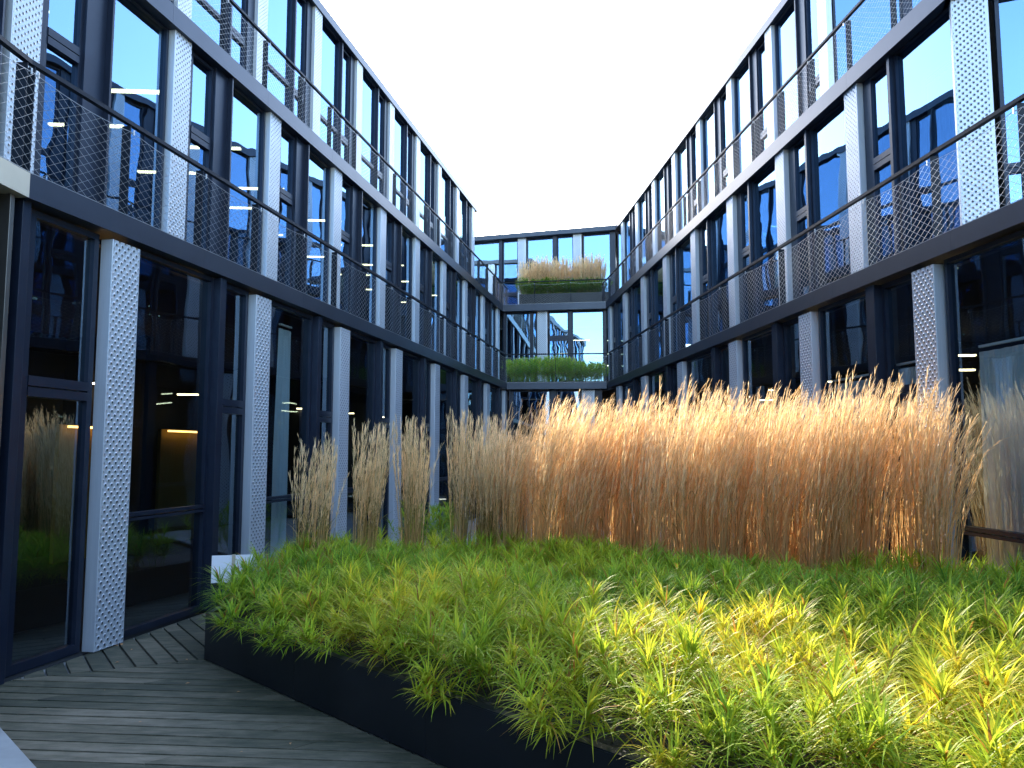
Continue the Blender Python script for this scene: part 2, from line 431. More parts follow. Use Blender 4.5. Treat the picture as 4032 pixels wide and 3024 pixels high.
# ================================================================== RIGHT WING
RW = empty('office_wing', (5.6, 9.0, 0))
tag(RW, 'right wing whose upper glazing mirrors the white sky, grey curtains downstairs', 'building', 'wings of the office building')
tR = vec(AR); nR = np.array([math.cos(R(AR)), -math.sin(R(AR))])      # points away from the court
def PR(s, D): return tR*s + nR*D
FR0 = Facade(RW, PR(0, 6.02), AR+180); FR1 = Facade(RW, PR(0, 7.45), AR+180); FR2 = Facade(RW, PR(0, 9.45), AR+180)
S0 = [2.4, 5.65, 8.9, 12.15, 15.47, 19.22, 23.03, 26.6]
for i, s in enumerate(S0):
    pilaster(FR0, -(s+.47), .01, Z1-.30, .45, .03)
    if i == len(S0)-1: continue
    nx = S0[i+1]; a, b = s+.5, nx-.03
    nw = .8; mw = .22
    window(FR0, -(a+.08+nw), -(a+.08), G0, G1, .10, [(2.9, .2)], glass='glass0', fw=.07)
    mullion(FR0, -(a+.08+nw+mw), -(a+.08+nw), G0, G1, .02)
    window(FR0, -(b), -(a+.08+nw+mw), G0, G1, .08, [(1.18, .1)] if i != 2 else [(1.18, .1)], glass='glass0')
for k in range(6):
    window(FR0, -2.35+3.2*k, .3+3.2*k, G0, G1, .08, [(1.18, .1)], glass='glass0'); pilaster(FR0, .35+3.2*k, .01, Z1-.3, .45, .03)
wallbox(RW, PR(28.5, 6.4), PR(-17, 6.4), G1, Z1-.22, .1, 'head_panel', 'frame')
S1 = [13.0+3.1*k for k in range(8)]
PZ = 10.42
for i, s in enumerate([PZ-.44]+S1):
    if i: pilaster(FR1, -(s+.45), Z1+.02, Z2-.3, .45, .03)
    if i == len(S1): continue
    nx = S1[i]; a = s+.5 if i else PZ+.02; b = nx-.02
    # near to far: wide, mullion, narrow
    window(FR1, -(a+1.55), -a, Z1+.03, Z2-.3, .07)
    mullion(FR1, -(a+1.63), -(a+1.55), Z1+.03, Z2-.3, .01, .12)
    window(FR1, -(a+2.34), -(a+1.63), Z1+.03, Z2-.34, .08, [(7.2, .22)])
    mullion(FR1, -b, -(a+2.34), Z1+.03, Z2-.3, -.08, .32)
window(FR1, -36.9, -(S1[-1]+.47), Z1+.03, Z2-.3, .07)
# upstairs the wall turns away at the near end
C1 = PR(PZ, 7.45); FK1 = Facade(RW, C1, 112)
pilaster(FK1, .02, Z1+.02, Z2-.3, .48, .03)
x = .60
for k in range(4):
    window(FK1, x, x+1.75, Z1+.03, Z2-.3, .07, [(6.2, .14)]); mullion(FK1, x+1.75, x+1.9, Z1+.03, Z2-.3); window(FK1, x+1.9, x+2.7, Z1+.03, Z2-.3, .07); pilaster(FK1, x+2.75, Z1+.02, Z2-.3, .45, .03); x += 3.22
S2 = [17.75+3.24*k for k in range(8)]
for i, s in enumerate(S2):
    pilaster(FR2, -(s+.46), Z2+.02, Z3-.24, .46, .03)
    if i == 7: continue
    a = s+.48
    window(FR2, -(a+.84), -a, Z2+.03, Z3-.3, .10, [(11.8, .22)])
    mullion(FR2, -(a+1.22), -(a+.84), Z2+.03, Z3-.24, -.06, .32)
    mullion(FR2, -(a+1.28), -(a+1.22), Z2+.03, Z3-.24, .01, .2)
    window(FR2, -(s+3.22), -(a+1.28), Z2+.03, Z3-.24, .07)
C2 = PR(17.72, 9.45); FK2 = Facade(RW, C2, 112); x = .12
for k in range(4):
    window(FK2, x, x+1.55, Z2+.03, Z3-.3, .07, [(10.2, .1)]); mullion(FK2, x+1.55, x+1.72, Z2+.03, Z3-.3); window(FK2, x+1.72, x+2.5, Z2+.03, Z3-.3, .07); pilaster(FK2, x+2.55, Z2+.02, Z3-.24, .45, .03); x += 3.05
band(RW, [PR(28.35, 5.95), PR(-17, 5.95)], Z1-.24, Z1, .35, 'floor_edge')
band(RW, [PR(36.3, 7.36), PR(10.35, 7.36), PR(10.35, 7.36)+vec(112)*13], Z2-.32, Z2, .35, 'floor_edge')
band(RW, [PR(42.75, 9.36), PR(17.4, 9.36), PR(17.4, 9.36)+vec(112)*13], Z3-.26, Z3, .4, 'roof_edge')
OUT = 17.
slab(RW, [PR(44, 6.2), PR(-16.9, 6.2), PR(-16.9, OUT), PR(44, OUT)][::1], Z1-.235, Z1-.01)
slab(RW, [PR(44, 7.6), PR(10.5, 7.6), PR(10.5, 7.6)+vec(112)*12, PR(44, OUT)], Z2-.315, Z2-.01)
slab(RW, [PR(48, 9.6), PR(17.6, 9.6), PR(17.6, 9.6)+vec(112)*12, PR(48, OUT)], Z3-.25, Z3-.03)
for zf, zc, D in ((0, Z1-.24, 12.6), (Z1, Z2-.32, 13.6), (Z2, Z3-.26, 15.5)):
    wallbox(RW, PR(42, D), PR(-17 if zf == 0 else 12, D), zf-.01, zc+.02, .12)
    for sx in (15.7, 24.0): wallbox(RW, PR(sx, D-1.9), PR(sx, D), zf, zc, .12)
# curtains
def curtain(F, x0, x1, y, z0, z1):
    m = MB(); n = int((x1-x0)/.035); pr = None
    ph = random.random()*9
    for i in range(n+1):
        x = x0+(x1-x0)*i/n; yy = y+.035*math.sin(x*33+ph)+.02*math.sin(x*71+ph)+.02*math.sin(x*9)
        if pr:
            zs = [z0, z0+(z1-z0)*.5, z1-.12, z1]
            for a, b in zip(zs[:-1], zs[1:]):
                ka = .3 if a > z1-.2 else 1; kb = .3 if b > z1-.2 else 1
                m.face([(pr[0], y+(pr[1]-y)*ka, a), (x, y+(yy-y)*ka, a), (x, y+(yy-y)*kb, b), (pr[0], y+(pr[1]-y)*kb, b)])
        pr = (x, yy)
    m.box(x0, x1, y-.02, y+.02, z1+.05, z1+.08)
    o = F.put('curtain', m.mesh('curtain', [MT['curtain']]), 0, 0); return o
curtain(FR0, -8.55, -4.2, .26, .03, 3.28)
curtain(FR0, -10.3, -9.55, .3, .03, 3.26)
curtain(FR0, -12.1, -10.75, .3, .03, 3.2)
curtain(FR1, -11.9, -10.5, .6, Z1+.05, 8.3)
curtain(FL0, 11.9, 12.3, .45, .03, 4.2)

# ================================================================== REAR WING
BW = empty('office_wing', (1.7, 29.2, 0))
tag(BW, 'rear wing closing the court, with planted terraces behind net railings', 'building', 'wings of the office building')
def cam_x(px, Y): return (px-2016)/3024*Y
e1a, e1b = np.array([-.25, 29.17]), np.array([3.57, 28.85])
e2a, e2b = np.array([-.58, 36.55]), np.array([4.45, 35.75])
e3a, e3b = np.array([-9.0, 46.9]), np.array([5.9, 42.6])
def bear(a, b): d = b-a; return math.degrees(math.atan2(d[0], d[1]))
def onl(F, px):                          # local x where a column of the wall is seen
    u = (px-2016)/3024.; A, t = F.P, F.t
    return (u*A[1]-A[0])/(t[0]-u*t[1])
def rear(F, items, z0, z1):
    for kind_, a, b, *r in items:
        xa, xb = onl(F, a), onl(F, b)
        if kind_ == 'p': pilaster(F, xa, z0, z1, max(xb-xa, .45), .03)
        elif kind_ == 'm': mullion(F, xa, xb, z0, z1, .02)
        else: window(F, xa, xb, z0, z1, .08, r[0] if r else (), glass='glass')
FB0 = Facade(BW, e1a+[0, .32], bear(e1a, e1b)); FB1 = Facade(BW, e2a+[0, .35], bear(e2a, e2b)); FB2 = Facade(BW, e3a+[0, .35], bear(e3a, e3b))
rear(FB0, [('m', 2004, 2014), ('w', 2014, 2168), ('m', 2168, 2190), ('w', 2190, 2288, [(2.9, .2)]), ('p', 2291, 2342), ('m', 2344, 2372)], G0, G1)
rear(FB1, [('m', 1982, 1990), ('w', 1990, 2091), ('m', 2091, 2096), ('w', 2096, 2114, [(6.2, .2)]), ('p', 2117, 2157), ('w', 2161, 2241, [(7.55, .25)]), ('m', 2241, 2254), ('w', 2254, 2381), ('m', 2381, 2392)], Z1+.03, Z2-.3)
rear(FB2, [('w', 1700, 1820), ('w', 1830, 1965), ('m', 1965, 1977), ('w', 1978, 2039, [(11.4, .2)]), ('p', 2040, 2072), ('w', 2075, 2181), ('m', 2181, 2196), ('w', 2197, 2261), ('p', 2262, 2295), ('w', 2300, 2411), ('m', 2411, 2432), ('w', 2440, 2560)], Z2+.03, Z3-.26)
band(BW, [e1a+[-.0, .0], e1b], Z1-.245, Z1-.003, .3, 'floor_edge')
band(BW, [e2a, e2b], Z2-.32, Z2-.003, .3, 'floor_edge')
band(BW, [e3a, e3b, e3b+(e3b-e3a)/15*3], Z3-.27, Z3-.003, .4, 'roof_edge')
slab(BW, [e1a+[.1, .28], e1b+[-.1, .28], (3.4, 37.5), (-.2, 37.5)], Z1-.2, Z1-.02, mt='slab')
slab(BW, [e2a+[.1, .28], e2b+[-.1, .28], (5.5, 46.5), (-3.4, 46.5)], Z2-.28, Z2-.02, mt='slab')
slab(BW, [e3a+[0, .4], e3b+[0, .4], (9, 54), (-9, 54)], Z3-.25, Z3-.05)
wallbox(BW, (-8, 35.2), (9, 34.8), 0, Z1-.26, .1); wallbox(BW, (-8, 42.2), (9, 41.0), Z1, Z2-.33, .1); wallbox(BW, (-12, 51), (12, 50), Z2, Z3-.3, .1)
wallbox(BW, (2.0, 32.2), (3.0, 32.1), .02, 3.4, .05, 'wood_panel', 'wood')
wallbox(BW, (.4, 33.2), (1.2, 33.1), .02, 3.6, .05, 'wood_panel', 'wood')

# wing behind the photographer, mirrored in the rear glazing
SW = empty('office_wing', (0, -18, 0))
tag(SW, 'lower wing on the near side of the court, behind the viewpoint', 'building', 'wings of the office building')
FS0 = Facade(SW, (14.7, -17.5), 270); FS1 = Facade(SW, (14.7, -18.5), 270)
for k in range(9):
    x = .3+3.1*k
    pilaster(FS0, x, .01, Z1-.3, .45, .03); window(FS0, x+.5, x+2.1, G0, G1, .08, glass='glass0'); mullion(FS0, x+2.1, x+2.24, G0, G1); window(FS0, x+2.24, x+3.08, G0, G1, .09, [(2.74, .2)], glass='glass0')
    pilaster(FS1, x, Z1+.02, Z2-.3, .45, .03); window(FS1, x+.5, x+2.1, Z1+.03, Z2-.3, .08); mullion(FS1, x+2.1, x+2.24, Z1+.03, Z2-.3); window(FS1, x+2.24, x+3.08, Z1+.03, Z2-.3, .09, [(7.4, .2)])
band(SW, [np.array([15, -17.45]), np.array([-14, -17.45])], Z1-.24, Z1-.004, .3)
band(SW, [np.array([15, -18.4]), np.array([-14, -18.4])], Z2-.32, Z2-.004, .3)
slab(SW, [(15, -17.8), (-14, -17.8), (-14, -27), (15, -27)], Z1-.23, Z1-.012); slab(SW, [(15, -18.8), (-14, -18.8), (-14, -27), (15, -27)], Z2-.3, Z2-.012)
wallbox(SW, (14.5, -24), (-13.5, -24), 0, Z2-.3, .1)

# railings
railing(LW, [near(9.5, .07), near(0, .07), PL(28.62, -5.91)], Z1, 1.12, 1.44)
railing(RW, [PR(28.3, 6.02), PR(-3, 6.02)], Z1, 1.12, 1.5, off=.1)
railing(BW, [e1a+[-.06, .09], e1b+[.06, .09]], Z1, 1.12, 1.9)
railing(LW, [PL(7.4, -7.58), PL(37.2, -7.58)], Z2, 1.12, 1.5)
railing(RW, [PR(36.4, 7.44), PR(10.4, 7.44)], Z2, 1.12, 1.46)
railing(BW, [e2a+[-.06, .09], e2b+[.06, .09]], Z2, 1.12, 1.7)

# lamps in rooms
for k in range(9):
    s = 8.6+2.5*k
    lamp(PL(s, -9.0), 8.25, R(4), 'long warm lamp glowing behind the first-floor glass of the left wing', 'lamps in the left wing first floor')
    lamp(PL(s+1.1, -10.6), 8.25, R(4), 'long warm lamp glowing behind the first-floor glass of the left wing', 'lamps in the left wing first floor')
for k in range(7):
    lamp(PL(10.6+3.1*k, -11.3), 3.5, R(4), 'warm lamp hanging inside the left wing ground floor', 'lamps in the left wing ground floor', .45)
    lamp(PR(8.6+3.0*k, 10.2), 3.75, R(-4), 'warm lamp hanging inside the right wing ground floor', 'lamps in the right wing ground floor', .5)
    lamp(PR(9.0+3.0*k, 10.6), 4.1, R(-4), 'warm lamp hanging inside the right wing ground floor', 'lamps in the right wing ground floor', .4)
lamp((3.25, 38.6), 7.75, 0, 'highest of three warm lamps behind the rear wing lower terrace glass', 'three stacked lamps in the rear wing')
lamp((3.05, 39.6), 7.2, 0, 'middle of three warm lamps behind the rear wing lower terrace glass', 'three stacked lamps in the rear wing')
lamp((2.95, 40.2), 6.65, 0, 'lowest of three warm lamps behind the rear wing lower terrace glass', 'three stacked lamps in the rear wing')
# ochre lit niche walls in the ground floor room
for i, (s0, s1) in enumerate(((7.6, 9.2), (12.6, 14.2), (15.6, 17.2))):
    wallbox(LW, PL(s0, -11.2), PL(s1, -11.2), .02, 2.62, .08, 'lit_partition', 'yellow')
    m = MB(); m.box(0, s1-s0-.1, -.16, -.13, 2.56, 2.6)
    q = PL(s0+.05, -11.2); link('wall_light', m.mesh('wall_light', [MT['washlamp']]), LW, (q[0]-LW.location.x, q[1]-LW.location.y, 0), R(90-AL))

# ================================================================== GROUND, DECK
m = MB(); m.face([(-400, -400, -.04), (400, -400, -.04), (400, 400, -.04), (-400, 400, -.04)])
tag(link('ground', m.mesh('ground', [MT['ground']])), kind='structure')
m = MB()
for P_, T_ in ((LW, -1), (RW, 1)): pass
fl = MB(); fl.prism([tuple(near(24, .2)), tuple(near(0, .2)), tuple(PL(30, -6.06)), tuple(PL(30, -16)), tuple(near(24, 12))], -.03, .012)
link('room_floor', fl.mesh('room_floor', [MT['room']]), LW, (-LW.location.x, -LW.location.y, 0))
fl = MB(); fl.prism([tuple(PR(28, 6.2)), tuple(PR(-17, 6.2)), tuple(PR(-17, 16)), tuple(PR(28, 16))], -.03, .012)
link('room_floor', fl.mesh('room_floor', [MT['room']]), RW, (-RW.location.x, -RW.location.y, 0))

def clip(poly, a, n):                    # keep the side where (p-a).n >= 0
    out = []
    for i in range(len(poly)):
        p, q = poly[i], poly[(i+1) % len(poly)]; dp, dq = np.dot(p-a, n), np.dot(q-a, n)
        if dp >= 0: out.append(p)
        if (dp >= 0) != (dq >= 0): out.append(p+(q-p)*(dp/(dp-dq)))
    return out
def boards(m, region, org, ang, pitch, n0, n1, jang=None, gap=.024):
    d = np.array([math.cos(R(ang)), math.sin(R(ang))]); nn = np.array([-d[1], d[0]])
    rr = random.Random(4)
    for i in range(n0, n1):
        c0 = org+nn*(i*pitch+gap/2); c1 = org+nn*((i+1)*pitch-gap/2)
        cuts = [-14.]
        x = -14+rr.random()*3
        while x < 14: x += 2.2+rr.random()*2.2; cuts.append(x)
        for a, b in zip(cuts[:-1], cuts[1:]):
            sk = .14 if jang else 0
            poly = [c0+d*(a+.006), c0+d*(b-.006), c1+d*(b-.006+sk), c1+d*(a+.006+sk)]
            for (pa, pn) in region:
                poly = clip(poly, np.array(pa, float), np.array(pn, float))
                if len(poly) < 3: break
            if len(poly) >= 3:
                dz = rr.uniform(-.0015, .0015)
                m.prism([tuple(p) for p in poly], -.03, dz)
mit_a, mit_d = np.array([-4.72, 7.29]), np.array([1.58, .745]); mit_d /= np.linalg.norm(mit_d)
mit_n = np.array([-mit_d[1], mit_d[0]])   # towards the facade/far side
dk = MB()
pf = np.array([-3.13, 8.02]); pd = np.array([.7071, -.7071]); pn = np.array([-.7071, -.7071])
boards(dk, [(mit_a-mit_n*.005, -mit_n), (pf, pn), (PL(0, -5.95), nL), (near(0, .12), (1, .03))], np.array([-4.2, 6.58]), -5.0, .172, -60, 14, True)
boards(dk, [(mit_a+mit_n*.005, mit_n), (PL(0, -5.95), nL), ((-3.13, 8.02), (-1, .06)), ((0, 30), (0, -1))], np.array([-4.677, 7.867]), -55.0, .186, -12, 130)
dko = link('deck', dk.mesh('deck', [MT['deck']])); tag(dko, kind='structure')
bv = dko.modifiers.new('b', 'BEVEL'); bv.width = .003; bv.segments = 1
# pale paved step at the near left corner
m = MB(); a = np.array([-3.93, 6.07]); b = np.array([-1.3, 3.4]); 
m.prism([tuple(b), tuple(a), (-5.2, 5.6), (-5.2, -3), (-1.3, -3)][::1], -.02, .035)
m.f = [tuple(reversed(f)) for f in m.f]
tag(link('pavement', m.mesh('pavement', [MT['slab']]), bevel=.006), kind='structure')
# dead leaf litter on the deck
lf = MB()
for (x, y, s_) in ((-4.27, 8.62, .03), (-2.95, 7.2, .022), (-4.3, 8.57, .02), (-1.9, 5.6, .01), (-3.6, 7.0, .008), (-3.95, 7.9, .02), (-2.4, 6.95, .018), (-3.3, 8.0, .022), (-1.6, 5.75, .02), (-2.9, 6.2, .012), (-4.05, 8.4, .018)):
    a = random.random()*6; c, s = math.cos(a), math.sin(a)
    P_ = lambda u, v, w: (x+(u*c-v*s)*s_, y+(u*s+v*c)*s_, .004+w*s_)
    lf.face([P_(-1, 0, 0), P_(0, -.5, .3), P_(1, 0, .1), P_(0, .5, .35)])
tag(link('fallen_leaves', lf.mesh('fallen_leaves', [MT['wood']])), 'few dry brown leaf scraps lying on the deck', kind='stuff')

# ================================================================== PLANTER BOX
PLT = empty('planter', (-3.13, 8.02, 0))
tag(PLT, 'big black steel planter bed with sharp corner, full of green sedge', 'planter')
ph = .46
outline = [np.array(p) for p in ((-3.13, 8.02), (3.2, 1.69), (5.72, 1.69), (5.0, 11.5), (-.2, 13.6), (-2.9, 12.2))]
def seg_wall(a, b, k, name='side_panel'):
    t = (b-a)/np.linalg.norm(b-a); n = np.array([-t[1], t[0]])
    ln = np.linalg.norm(b-a); mm = MB(); cnt = max(1, round(ln/1.9))
    for i in range(cnt):
        p = a+t*(ln*i/cnt+(.0025 if i else 0)); q = a+t*(ln*(i+1)/cnt)
        mm.prism([tuple(c) for c in (p, q, q+n*.01, p+n*.01)], .006, ph-.001)
        mm.prism([tuple(c) for c in (p+n*.0, q+n*.0, q+n*.07, p+n*.07)], ph, ph+.01)
    return link(name, mm.mesh(name, [MT['planter']]), PLT, (3.13, -8.02, 0), 0, .0015)
for i in range(6): seg_wall(outline[i], outline[(i+1) % 6], i)
m = MB(); N = 60
# lumpy soil surface
def inpoly(x, y, poly):
    c = False; j = len(poly)-1
    for i in range(len(poly)):
        xi, yi = poly[i]; xj, yj = poly[j]
        if (yi > y) != (yj > y) and x < (xj-xi)*(y-yi)/(yj-yi)+xi: c = not c
        j = i
    return c
ins = [p*.995+np.array([.9, 7.5])*.005 for p in outline]
m.prism([tuple(p) for p in ins], .1, ph-.05)
for i in range(5200):
    x = random.uniform(-3.1, 3.); y = random.uniform(2.2, 8.2)
    dd = np.dot(np.array([x, y])-pf, -pn)
    if .02 < dd < .55 and inpoly(x, y, outline):
        r_ = random.uniform(.006, .016); z = ph-.05+r_*.3; a = random.random()*6
        pts = [(x+r_*math.cos(a+t), y+r_*math.sin(a+t), z+random.uniform(-.3, .3)*r_) for t in (0, 2.1, 4.2)]
        m.face([*pts]); m.face([pts[0], pts[1], (x, y, z+r_)]); m.face([pts[1], pts[2], (x, y, z+r_)]); m.face([pts[2], pts[0], (x, y, z+r_)])
link('soil', m.mesh('soil', [MT['soil']]), PLT, (3.13, -8.02, 0))

# ================================================================== PLANTS (numpy built)
def ribbons(base, d0, length, width, droop, nseg, side=None, curl=None):
    """base (n,3), d0 unit start dir (n,3) -> verts (n,(nseg+1)*2,3) of tapering arching blades"""
    n = len(base); P = base.copy(); D = d0.copy(); out = []
    S = np.cross(D, np.array([0, 0, 1.])); S /= np.linalg.norm(S, axis=1, keepdims=True)+1e-6
    if side is not None: S = side
    for k in range(nseg+1):
        t = k/nseg; w = width*np.clip(min(1, t*3+.35)*(1-t**1.6), .04, 1)
        out.append(P-S*(w/2)[:, None]); out.append(P+S*(w/2)[:, None])
        P = P+D*(length/nseg)[:, None]
        D = D+np.array([0, 0, -1.])*(droop/nseg)[:, None]
        if curl is not None: D = D+curl/nseg
        D /= np.linalg.norm(D, axis=1, keepdims=True)
    return np.stack(out, 1)
def rib_faces(n, nseg, off=0):
    k = (nseg+1)*2
    q = np.array([[2*i, 2*i+1, 2*i+3, 2*i+2] for i in range(nseg)])
    return (np.arange(n)[:, None, None]*k+q[None]).reshape(-1, 4)+off
def np_mesh(name, V, F, C, mats, mi=None):
    me = bpy.data.meshes.new(name); V = np.ascontiguousarray(V, dtype=np.float32); F = np.ascontiguousarray(F, dtype=np.int32)
    me.vertices.add(len(V)); me.vertices.foreach_set('co', V.ravel())
    me.loops.add(F.size); me.loops.foreach_set('vertex_index', F.ravel())
    me.polygons.add(len(F)); me.polygons.foreach_set('loop_start', np.arange(0, F.size, 4, dtype=np.int32))
    me.polygons.foreach_set('loop_total', np.full(len(F), 4, dtype=np.int32))
    for m_ in mats: me.materials.append(m_)
    a = me.color_attributes.new('tint', 'FLOAT_COLOR', 'POINT')
    a.data.foreach_set('color', np.concatenate([C, np.ones((len(C), 1))], 1).astype(np.float32).ravel())
    me.update(calc_edges=True); me.validate(); return me
def unit(v): return v/np.linalg.norm(v, axis=-1, keepdims=True)

GREEN = np.array([.12, .27, .03]); LIME = np.array([.40, .50, .035]); YEL = np.array([.80, .60, .045]); ORG = np.array([.52, .26, .05]); DARKG = np.array([.022, .07, .018])
def sedge(base, lean, height, tone, leaves=58, leaf=.40, width=.0155):
    """base (n,3), lean (n,3) offset dir of stem, height (n), tone (n) 0 green..1 yellow"""
    n = len(base); Vs = []; Fs = []; Cs = []; off = 0
    # stems
    d = unit(np.array([0, 0, 1.])+lean)
    sv = ribbons(base, d, height, np.full(n, .009), -np.zeros(n)+.15, 4, side=unit(np.cross(d, np.array([.3, .95, 0]))))
    Vs.append(sv.reshape(-1, 3)); Fs.append(rib_faces(n, 4, off)); off += n*10
    Cs.append(np.repeat((GREEN*.6+LIME*.3)[None], n*10, 0))
    h = RNG.uniform(.28, 1., (n, leaves))**.75
    h[:, -10:] = RNG.uniform(.93, 1., (n, 10))
    # leaf roots follow the stem
    k = h*4; i0 = np.clip(k.astype(int), 0, 3); fr = k-i0
    mid = (sv[:, 0::2]+sv[:, 1::2])/2
    ar = np.arange(n)[:, None]
    B = mid[ar, i0]*(1-fr[..., None])+mid[ar, i0+1]*fr[..., None]
    az = RNG.uniform(0, 2*np.pi, (n, leaves))
    # three-ranked, roughly
    up = np.clip((h-.6)/.4, 0, 1)**2.5*1.2+.18+RNG.normal(0, .15, (n, leaves))
    D = np.stack([np.cos(az), np.sin(az), up*1.1], -1)+d[:, None, :]*.55
    D = unit(D)
    L = leaf*RNG.uniform(.72, 1.15, (n, 1))*RNG.uniform(.6, 1.12, (n, leaves))*(1-.25*up.clip(0, 1)); W = width*RNG.uniform(.7, 1.1, (n, leaves))
    dr = RNG.uniform(.75, 1.6, (n, leaves))
    N = n*leaves
    lv = ribbons(B.reshape(-1, 3), D.reshape(-1, 3), L.ravel(), W.ravel(), dr.ravel(), 4)
    Vs.append(lv.reshape(-1, 3)); Fs.append(rib_faces(N, 4, off)); off += N*10
    t = (tone[:, None]+RNG.normal(0, .13, (n, leaves))).clip(0, 1).ravel()
    c = np.where((t < .5)[:, None], GREEN+(LIME-GREEN)*(t*2)[:, None], LIME+(YEL-LIME)*((t-.5)*2)[:, None])
    old = RNG.random(N) < .05; c[old] = ORG*RNG.uniform(.6, 1, (old.sum(), 1))
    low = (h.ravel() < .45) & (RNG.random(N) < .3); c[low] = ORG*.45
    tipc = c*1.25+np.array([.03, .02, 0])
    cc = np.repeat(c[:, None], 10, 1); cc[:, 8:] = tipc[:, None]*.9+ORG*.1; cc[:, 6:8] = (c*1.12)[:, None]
    cc *= RNG.uniform(.75, 1.2, (N, 1, 1))
    Cs.append(cc.reshape(-1, 3))
    return np.concatenate(Vs), np.concatenate(Fs), np.concatenate(Cs)

def field(poly, sp, seed):
    r = np.random.default_rng(seed); xs_ = np.array([p[0] for p in poly]); ys_ = np.array([p[1] for p in poly]); out = []
    y = ys_.min(); row = 0
    while y < ys_.max():
        x = xs_.min()+(sp/2 if row % 2 else 0)
        while x < xs_.max():
            px, py = x+r.normal(0, sp*.3), y+r.normal(0, sp*.3)
            if inpoly(px, py, poly): out.append((px, py))
            x += sp
        y += sp*.87; row += 1
    return np.array(out)
sedge_poly = [(-3.02, 8.2), (.55, 4.62), (2.35, 2.85), (2.9, 2.3), (5.5, 2.3), (5.3, 8.6), (3.0, 9.0), (-.6, 10.9), (-2.75, 11.2)]
pts = field(sedge_poly, .165, 3)
de = (pts-pf)@(-pn)                       # distance from the front edge
# a bare strip of gravel shows at the edge in places
bare = (de < .20) & (pts[:, 0] > -.75+0*pts[:, 0]) & (np.sin(pts[:, 0]*2.3+1.2)+RNG.normal(0, .35, len(pts)) > -.25)
pts = pts[~bare]; de = de[~bare]; n = len(pts)
base = np.concatenate([pts, np.full((n, 1), ph-.05)], 1)
hgt = RNG.uniform(.26, .56, n)+.05*np.sin(pts[:, 0]*2.1+pts[:, 1]*1.3)
hgt -= np.where(pts[:, 1] > 7.6, .05, 0)
leanv = RNG.normal(0, .30, (n, 3)); leanv[:, 2] = 0
edge = np.exp(-de/.40)
leanv[:, 0] += -.95*edge; leanv[:, 1] += -.95*edge
tone = .42+.16*np.sin(pts[:, 0]*1.7+.5)*np.cos(pts[:, 1]*1.4)+RNG.normal(0, .07, n)
blob = lambda cx, cy, rx, ry: np.exp(-((pts[:, 0]-cx)/rx)**2-((pts[:, 1]-cy)/ry)**2)
tone += .42*blob(1.2, 5.9, 1.1, .6)+.45*blob(2.2, 4.7, .9, .8)+.35*blob(3.0, 3.9, .8, .7)+.22*blob(-.6, 6.9, .9, .6)-.35*blob(2.7, 6.9, 1.3, .8)-.3*blob(-2.6, 8.6, .7, .9)-.15*blob(1.3, 4.3, .5, .4)
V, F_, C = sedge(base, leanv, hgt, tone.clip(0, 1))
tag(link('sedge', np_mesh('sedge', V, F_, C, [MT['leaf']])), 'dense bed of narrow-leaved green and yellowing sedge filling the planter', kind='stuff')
# single shoots hanging over the black edge, each a plant of its own
hang = [(-1.32, 6.45, -.55, -.8, .5, .45, 'bright green sedge shoot drooping far over the planter edge beside the deck'),
        (-.30, 5.42, -.75, -.85, .42, .6, 'lone yellow-green sedge shoot hanging low over the middle of the black edge'),
        (.28, 4.75, -.2, -.75, .4, .62, 'straggling sedge shoot lying flat on the gravel near the photo bottom'),
        (-1.72, 6.82, -.7, -.95, .5, .35, 'broad green sedge tuft spilling over the black edge right of the corner'),
        (.95, 4.12, -.6, -.7, .4, .7, 'yellowing sedge tuft leaning out over the edge at the photo bottom'),
        (-2.2, 7.18, -.8, -.6, .5, .3, 'dark green sedge shoot arching over the edge near the planter corner')]
for x, y, lx, ly, h_, tn, lab in hang:
    k = 5; bb = np.array([[x, y, ph-.04]]*k)+RNG.normal(0, .03, (k, 3))*[1, 1, 0]
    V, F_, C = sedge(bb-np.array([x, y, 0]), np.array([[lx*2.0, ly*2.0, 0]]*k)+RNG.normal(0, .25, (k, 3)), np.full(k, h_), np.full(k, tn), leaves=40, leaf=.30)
    tag(link('sedge_plant', np_mesh('sedge_plant', V, F_, C, [MT['leaf']]), None, (x, y, 0)), lab, 'plant', 'sedge shoots over the planter edge')

